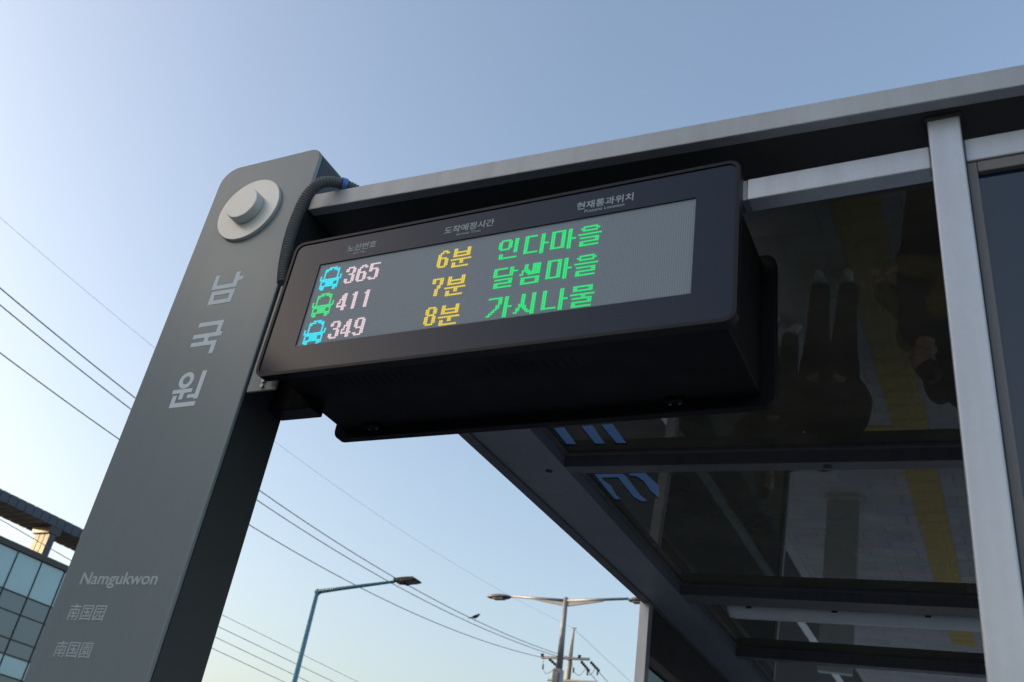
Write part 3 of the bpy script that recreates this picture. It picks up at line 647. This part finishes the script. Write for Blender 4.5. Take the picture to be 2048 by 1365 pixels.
# grey double-arm lamp
X2, Y2 = -10.50, 23.2
dl = empty('street_lamp', (X2, Y2, -0.13)); tag(dl, 'grey double-arm street lamp standing in front of the utility pole', 'street lamp', 'street lamps across the road')
t2 = onY(1135, 1196, Y2); zt = t2[2]; X2 = float((t2[0]+onY(1113, 1365, Y2)[0])/2)
MB().tube([(X2+0.02, Y2, 7.0), (X2-0.03, Y2, zt)], [0.088, 0.062], 16).build('pole', M['greypole'], dl, smooth=True)
zc = float(onY(1127, 1340, Y2)[2])
MB().box(X2-0.115, X2+0.115, Y2-0.115, Y2+0.115, -0.13, zc).build('lower_box', M['greypole'], dl, bevel=0.02)
MB().box(X2-0.07, X2+0.07, Y2-0.16, Y2-0.115, zc-0.9, zc-0.1).build('control_box', M['greypole'], dl, bevel=0.01)
for (tip, inner, gus) in (((975, 1194), (1022, 1193), (1067, 1197)), ((1300, 1203), (1257, 1198), (1207, 1201))):
    pe, pi, pg = onY(*tip, Y2), onY(*inner, Y2), onY(*gus, Y2); zr = onY(1132, 1202, Y2)
    MB().tube([(X2, Y2, zr[2]), tuple(pi)], [0.045, 0.032], 10).build('arm', M['greypole'], dl, smooth=True)
    MB().hexa([(X2, Y2-0.02, zr[2]-0.16), (pg[0], Y2-0.02, pg[2]-0.035), (pg[0], Y2+0.02, pg[2]-0.035), (X2, Y2+0.02, zr[2]-0.16), (X2, Y2-0.02, zr[2]-0.045), (pg[0], Y2-0.02, pg[2]-0.02), (pg[0], Y2+0.02, pg[2]-0.02), (X2, Y2+0.02, zr[2]-0.045)]).build('gusset', M['greypole'], dl)
    c = (pe+pi)/2; lx = abs(pe[0]-pi[0])/2
    bm = bmesh.new(); bmesh.ops.create_uvsphere(bm, u_segments=24, v_segments=12, radius=1)
    for v in bm.verts:
        z = v.co.z*(0.085 if v.co.z > 0 else 0.05)
        v.co = Vector((c[0]+v.co.x*lx*1.02, Y2+v.co.y*0.17, c[2]-0.02+z))
    me = bpy.data.meshes.new('lamp_head'); bm.to_mesh(me); bm.free(); me.materials.append(M['lamphead'])
    me.polygons.foreach_set('use_smooth', [True]*len(me.polygons))
    hd = bpy.data.objects.new('lamp_head', me); COL.objects.link(hd); hd.parent = dl; hd.matrix_parent_inverse = world_of(dl).inverted()
    s = 1 if pe[0] > pi[0] else -1
    MB().box(c[0]-0.16, c[0]+0.16, Y2-0.10, Y2+0.10, c[2]-0.083, c[2]-0.055).build('lens', M['lens'], hd, bevel=0.01)

# ------------------------------------------------------------------ utility pole
UX, UY = -14.55, 33.0
up = empty('utility_pole', (UX, UY, -0.13)); tag(up, 'concrete utility pole with crossarms, insulators and jumper loops', 'utility pole')
utop = onY(1148, 1257, UY)
MB().tube([(UX-0.05, UY, -0.13), (UX+0.0, UY, 9.4), (utop[0], UY, utop[2])], [0.17, 0.10, 0.035], 14).build('pole', M['concrete'], up, smooth=True)
MB().box(utop[0]-0.08, utop[0]+0.09, UY-0.03, UY+0.03, utop[2]-0.01, utop[2]+0.03).build('top_bracket', M['galv'], up)
def ins(a, b, parent, n=6, r=0.055):
    a = np.array(a, float); b = np.array(b, float); P_ = []; Q = []
    for k in range(n*2+1):
        P_.append(tuple(a+(b-a)*k/(n*2))); Q.append(r if k % 2 else r*0.45)
    MB().tube(P_, Q, 10).build('insulator', M['insul'], parent)
ar0 = onY(1085, 1315.5, UY); ar1 = onY(1181, 1322, UY); za = (ar0[2]+ar1[2])/2
MB().box(ar0[0], ar1[0], UY-0.14, UY-0.06, za-0.04, za+0.05).build('crossarm', M['galv'], up, bevel=0.01)
b0 = onY(1097, 1361.5, UY); b1 = onY(1162, 1365, UY)
MB().box(b0[0], b1[0]+0.6, UY-0.14, UY-0.06, b0[2]-0.04, b0[2]+0.04).build('crossarm', M['galv'], up, bevel=0.01)
for q in ((1087, 1315), (1161, 1320)):
    p = onY(*q, UY); ins((p[0], UY-0.12, za+0.02), (p[0], UY-0.12, za+0.14), up, 2, 0.075)
for (qa, qb) in (((1098, 1318), (1114, 1334)), ((1162, 1323), (1172, 1338)), ((1181, 1324), (1192, 1338))):
    pa, pb = onY(*qa, UY), onY(*qb, UY); ins((pa[0], UY, pa[2]), (pb[0], UY+0.35, pb[2]), up, 5, 0.065)
def loop(pp, name='jumper', r=0.012): MB().tube(spline([onY(*p, UY-0.1) for p in pp], 8), r, 6).build(name, M['wire'], up, smooth=True)
loop([(1087, 1318), (1086, 1334), (1090, 1346), (1098, 1346), (1112, 1334)])
loop([(1144, 1324), (1147, 1342), (1158, 1351), (1168, 1342), (1172, 1336)])
loop([(1172, 1338), (1177, 1350), (1185, 1346), (1190, 1336)])
for q in ((1086, 1334), (1147, 1341), (1175, 1346), (1195, 1346)):
    p = onY(*q, UY-0.1); ins((p[0], UY-0.1, p[2]-0.09), (p[0], UY-0.1, p[2]+0.09), up, 3, 0.04)

# ------------------------------------------------------------------ overhead wires
def wire(pix, X, r, m, label, y0=None, y1=None, deg=2, ext=()):
    P_ = [onX(*p, X) for p in pix]; Y_ = [p[1] for p in P_]; Z_ = [p[2] for p in P_]
    c = np.polyfit(Y_, Z_, min(deg, len(P_)-1))
    ya = min(Y_)-6 if y0 is None else y0; yb = max(Y_) if y1 is None else y1
    pts_ = [(X, t, float(np.polyval(c, t))) for t in np.linspace(ya, yb, 60)]
    o = MB().tube(pts_, r, 6).build('overhead_wire', m, smooth=True); tag(o, label, 'wire', 'overhead wires'); return o, c
W0 = wire([(0, 436), (305, 691), (570, 900), (955, 1155), (1148, 1257)], -14.53, 0.003, M['wire2'], 'thin faint ground wire running to the top of the utility pole', deg=3)
W1 = wire([(0, 577), (267, 793), (520, 982), (795, 1160), (950, 1240), (1140, 1316)], -14.5, 0.011, M['wire'], 'upper overhead wire on which the bird sits', deg=3)
W2 = wire([(0, 611), (258, 815), (513, 1000), (775, 1163), (960, 1254), (1120, 1315)], -14.95, 0.011, M['wire'], 'middle overhead wire just below the bird\'s wire', deg=3)
W3 = wire([(0, 706), (234, 876), (498, 1050), (710, 1170), (960, 1280), (1087, 1316)], -15.6, 0.011, M['wire'], 'lower of three overhead wires, ending at the crossarm tip', deg=3)
nm = ('uppermost', 'second', 'third', 'lowest')
for k, pp in enumerate(([(447, 1230), (600, 1310), (720, 1365)], [(437, 1253), (545, 1307), (670, 1365)], [(432, 1275), (530, 1323), (620, 1365)], [(425, 1297), (500, 1333), (570, 1365)])):
    wire(pp, -20.0, 0.009 if k else 0.007, M['wire'], nm[k]+' of four low wires passing behind the teal lamp pole', y0=16.5, y1=40, deg=1)
wire([(0, 1039), (136, 1118)], -22.0, 0.010, M['wire'], 'wire crossing in front of the roof column at far left', y0=8, y1=20, deg=1)
for (a, b, r, lb) in (((1150, 1260), (1262, 1365), 0.006, 'thin wire descending from the top of the utility pole'), ((1172, 1338), (1196, 1365), 0.012, 'wire leaving the middle insulator of the utility pole'), ((1192, 1338), (1216, 1365), 0.012, 'wire leaving the right end of the crossarm')):
    pa = onY(*a, UY); pb = onX(*b, pa[0]); d = pb-pa
    o = MB().tube([tuple(pa), tuple(pa+d*0.5-[0, 0, 0.0]), tuple(pb), tuple(pa+d*1.6)], r, 6).build('overhead_wire', M['wire'], smooth=True); tag(o, lb, 'wire', 'overhead wires')

# bird
bp = onX(950, 1240, -14.5); bz = float(np.polyval(W1[1], bp[1]))+0.013
bird = empty('bird', (bp[0], bp[1], bz)); tag(bird, 'small dark bird perched on the upper overhead wire', 'bird')
bird.rotation_euler = (0, 0, R(25)); bird.scale = (1.15,)*3
def lathe_body(name, secs, m, parent, n=12):
    o = MB().tube([s[:3] for s in secs], [s[3] for s in secs], n).build(name, m, None, smooth=True); o.parent = parent; return o
lathe_body('body', [(-.10, 0, .045, .012), (-.07, 0, .055, .030), (-.02, 0, .075, .045), (.03, 0, .100, .045), (.06, 0, .125, .034), (.075, 0, .145, .030), (.095, 0, .155, .022), (.108, 0, .155, .008)], M['bird'], bird)
lathe_body('tail', [(-.09, 0, .05, .016), (-.16, 0, .02, .014), (-.19, 0, .005, .006)], M['bird'], bird, 8)
lathe_body('beak', [(.105, 0, .154, .007), (.135, 0, .150, .001)], M['bird'], bird, 6)
for s in (-1, 1):
    lathe_body('wing', [(.04, s*.035, .105, .012), (-.03, s*.045, .08, .022), (-.11, s*.025, .045, .006)], M['bird'], bird, 8)
    lathe_body('leg', [(0, s*.015, .05, .005), (.01, s*.015, -.004, .004)], M['bird'], bird, 6)

# ------------------------------------------------------------------ office building across the road
BX = -40.0
ob = empty('office_building', (BX-6, 20, 0)); tag(ob, 'glass fronted office building with flying dark roof crown', 'building')
YL, YR_ = -3.0, 33.0
MB().box(BX-14, BX-0.12, YL, YR_, 0.0, 12.25).build('wall', M['conc'], ob)
MB().box(BX-14, BX+0.10, YL, YR_+0.05, 12.36, 12.63).build('parapet', M['parapet'], ob)
rows = [(0.1, 2.6, 'vision'), (2.6, 3.9, 'spandrel'), (3.9, 5.4, 'vision'), (5.4, 7.28, 'vision'), (7.28, 8.12, 'spandrel'), (8.12, 8.76, 'vision'), (8.76, 9.84, 'vision'), (9.84, 10.64, 'vision'), (10.64, 12.36, 'spandrel')]
pw = 1.365; first = 27.64; k0 = int((YL-first)/pw)+1; k1 = int((YR_-first)/pw)
near = range(-4, 4)
rest = {'vision': MB(), 'spandrel': MB()}; cache = {}
for k in range(k0, k1):
    ya, yb = first+k*pw+0.03, first+(k+1)*pw-0.03
    for ri, (za_, zb_, mm) in enumerate(rows):
        if k in near and za_ > 5:
            key = (ri,)
            if key not in cache:
                o = MB().box(-0.02, 0.0, 0, yb-ya, za_+0.03, zb_-0.03).build('pane', M[mm], ob); cache[key] = o.data
                o.matrix_parent_inverse = world_of(ob).inverted()
            else:
                o = bpy.data.objects.new('pane', cache[key]); COL.objects.link(o); o.parent = ob; o.matrix_parent_inverse = world_of(ob).inverted()
            tilt = random.uniform(-0.004, 0.004)
            o.location = (BX-0.02, ya, 0); o.rotation_euler = (0, tilt*0.15, tilt)
        else: rest[mm].box(BX-0.04, BX-0.02, ya, yb, za_+0.03, zb_-0.03)
for mm in rest: tag(rest[mm].build('panes', M[mm], ob), kind='stuff')
mu = MB()
for k in range(k0, k1+1):
    if k in near or k == 4:
        MB().box(BX-0.10, BX+0.02, first+k*pw-0.02, first+k*pw+0.02, 0.1, 12.36).build('mullion', M['mullion'], ob)
    else: mu.box(BX-0.10, BX+0.02, first+k*pw-0.02, first+k*pw+0.02, 0.1, 12.36)
tag(mu.build('mullions', M['mullion'], ob), kind='stuff')
for ri, (za_, zb_, mm) in enumerate(rows):
    w = 0.014 if ri == 7 else 0.03
    MB().box(BX-0.10, BX+0.015, YL, YR_, za_-w, za_+w).build('transom', M['mullion'], ob)
# flying crown with fascia and soffit panels
cr = MB().box(BX-2.20, BX-0.03, 2.0, 34.0, 14.06, 14.50).build('roof_crown', M['mullion'], ob)
fm = None; sm = {}
for k in range(60):
    ya = 20.0+k*0.47
    if ya > 33.5: break
    vis = 22.5 < ya < 33.5
    for nme, args, mm in (('fascia_panel', (BX-0.03, BX-0.002, 0.012, 0.458, 14.05, 14.52), 'crown'), ('soffit_panel', (BX-1.06, BX-0.05, 0.035, 0.435, 14.035, 14.058), 'soffit'), ('soffit_panel', (BX-2.18, BX-1.12, 0.035, 0.435, 14.035, 14.058), 'soffit')):
        key = (nme, args[0])
        if key not in sm:
            o = MB().box(*args).build(nme, M[mm], cr); sm[key] = o.data; o.matrix_parent_inverse = Matrix()
            o.matrix_parent_inverse = world_of(cr).inverted()
        else:
            o = bpy.data.objects.new(nme, sm[key]); COL.objects.link(o); o.parent = cr; o.matrix_parent_inverse = world_of(cr).inverted()
        o.location = (0, ya, 0)
for yc in (28.87, 14.0):
    cl = MB().box(BX-1.07, BX-0.06, yc+0.02, yc+0.34, 12.62, 13.75).build('crown_column', M['crown'], ob)
    for q in range(3):
        MB().box(BX-1.07+q*0.345, BX-1.07+q*0.345+0.29, yc-0.01, yc+0.021, 12.62, 13.75).build('column_panel', M['tan'], cl)
    MB().box(BX-1.25, BX-0.02, yc-0.15, yc+0.50, 13.70, 14.06).build('column_head', M['mullion'], ob)
# unseen tall block, added to keep low sun and warm sky glow off the shelter
ap = empty('unseen_shade_block', (-48, -34, 0)); tag(ap, 'plain unseen block added beyond the left edge to shade the shelter', 'building')
MB().box(-56, -41.2, -64, -4.5, 0.0, 29).build('wall', M['conc'], ap)
MB().box(-56.2, -41.0, -64.2, -4.3, 29.0, 29.8).build('parapet', M['parapet'], ap)
wm = MB()
for fl in range(9):
    for k in range(18): wm.box(-41.21, -41.15, -62.5+k*3.2, -60.7+k*3.2, 1.2+fl*3.0, 2.8+fl*3.0)
tag(wm.build('windows', M['vision'], ap), kind='stuff')
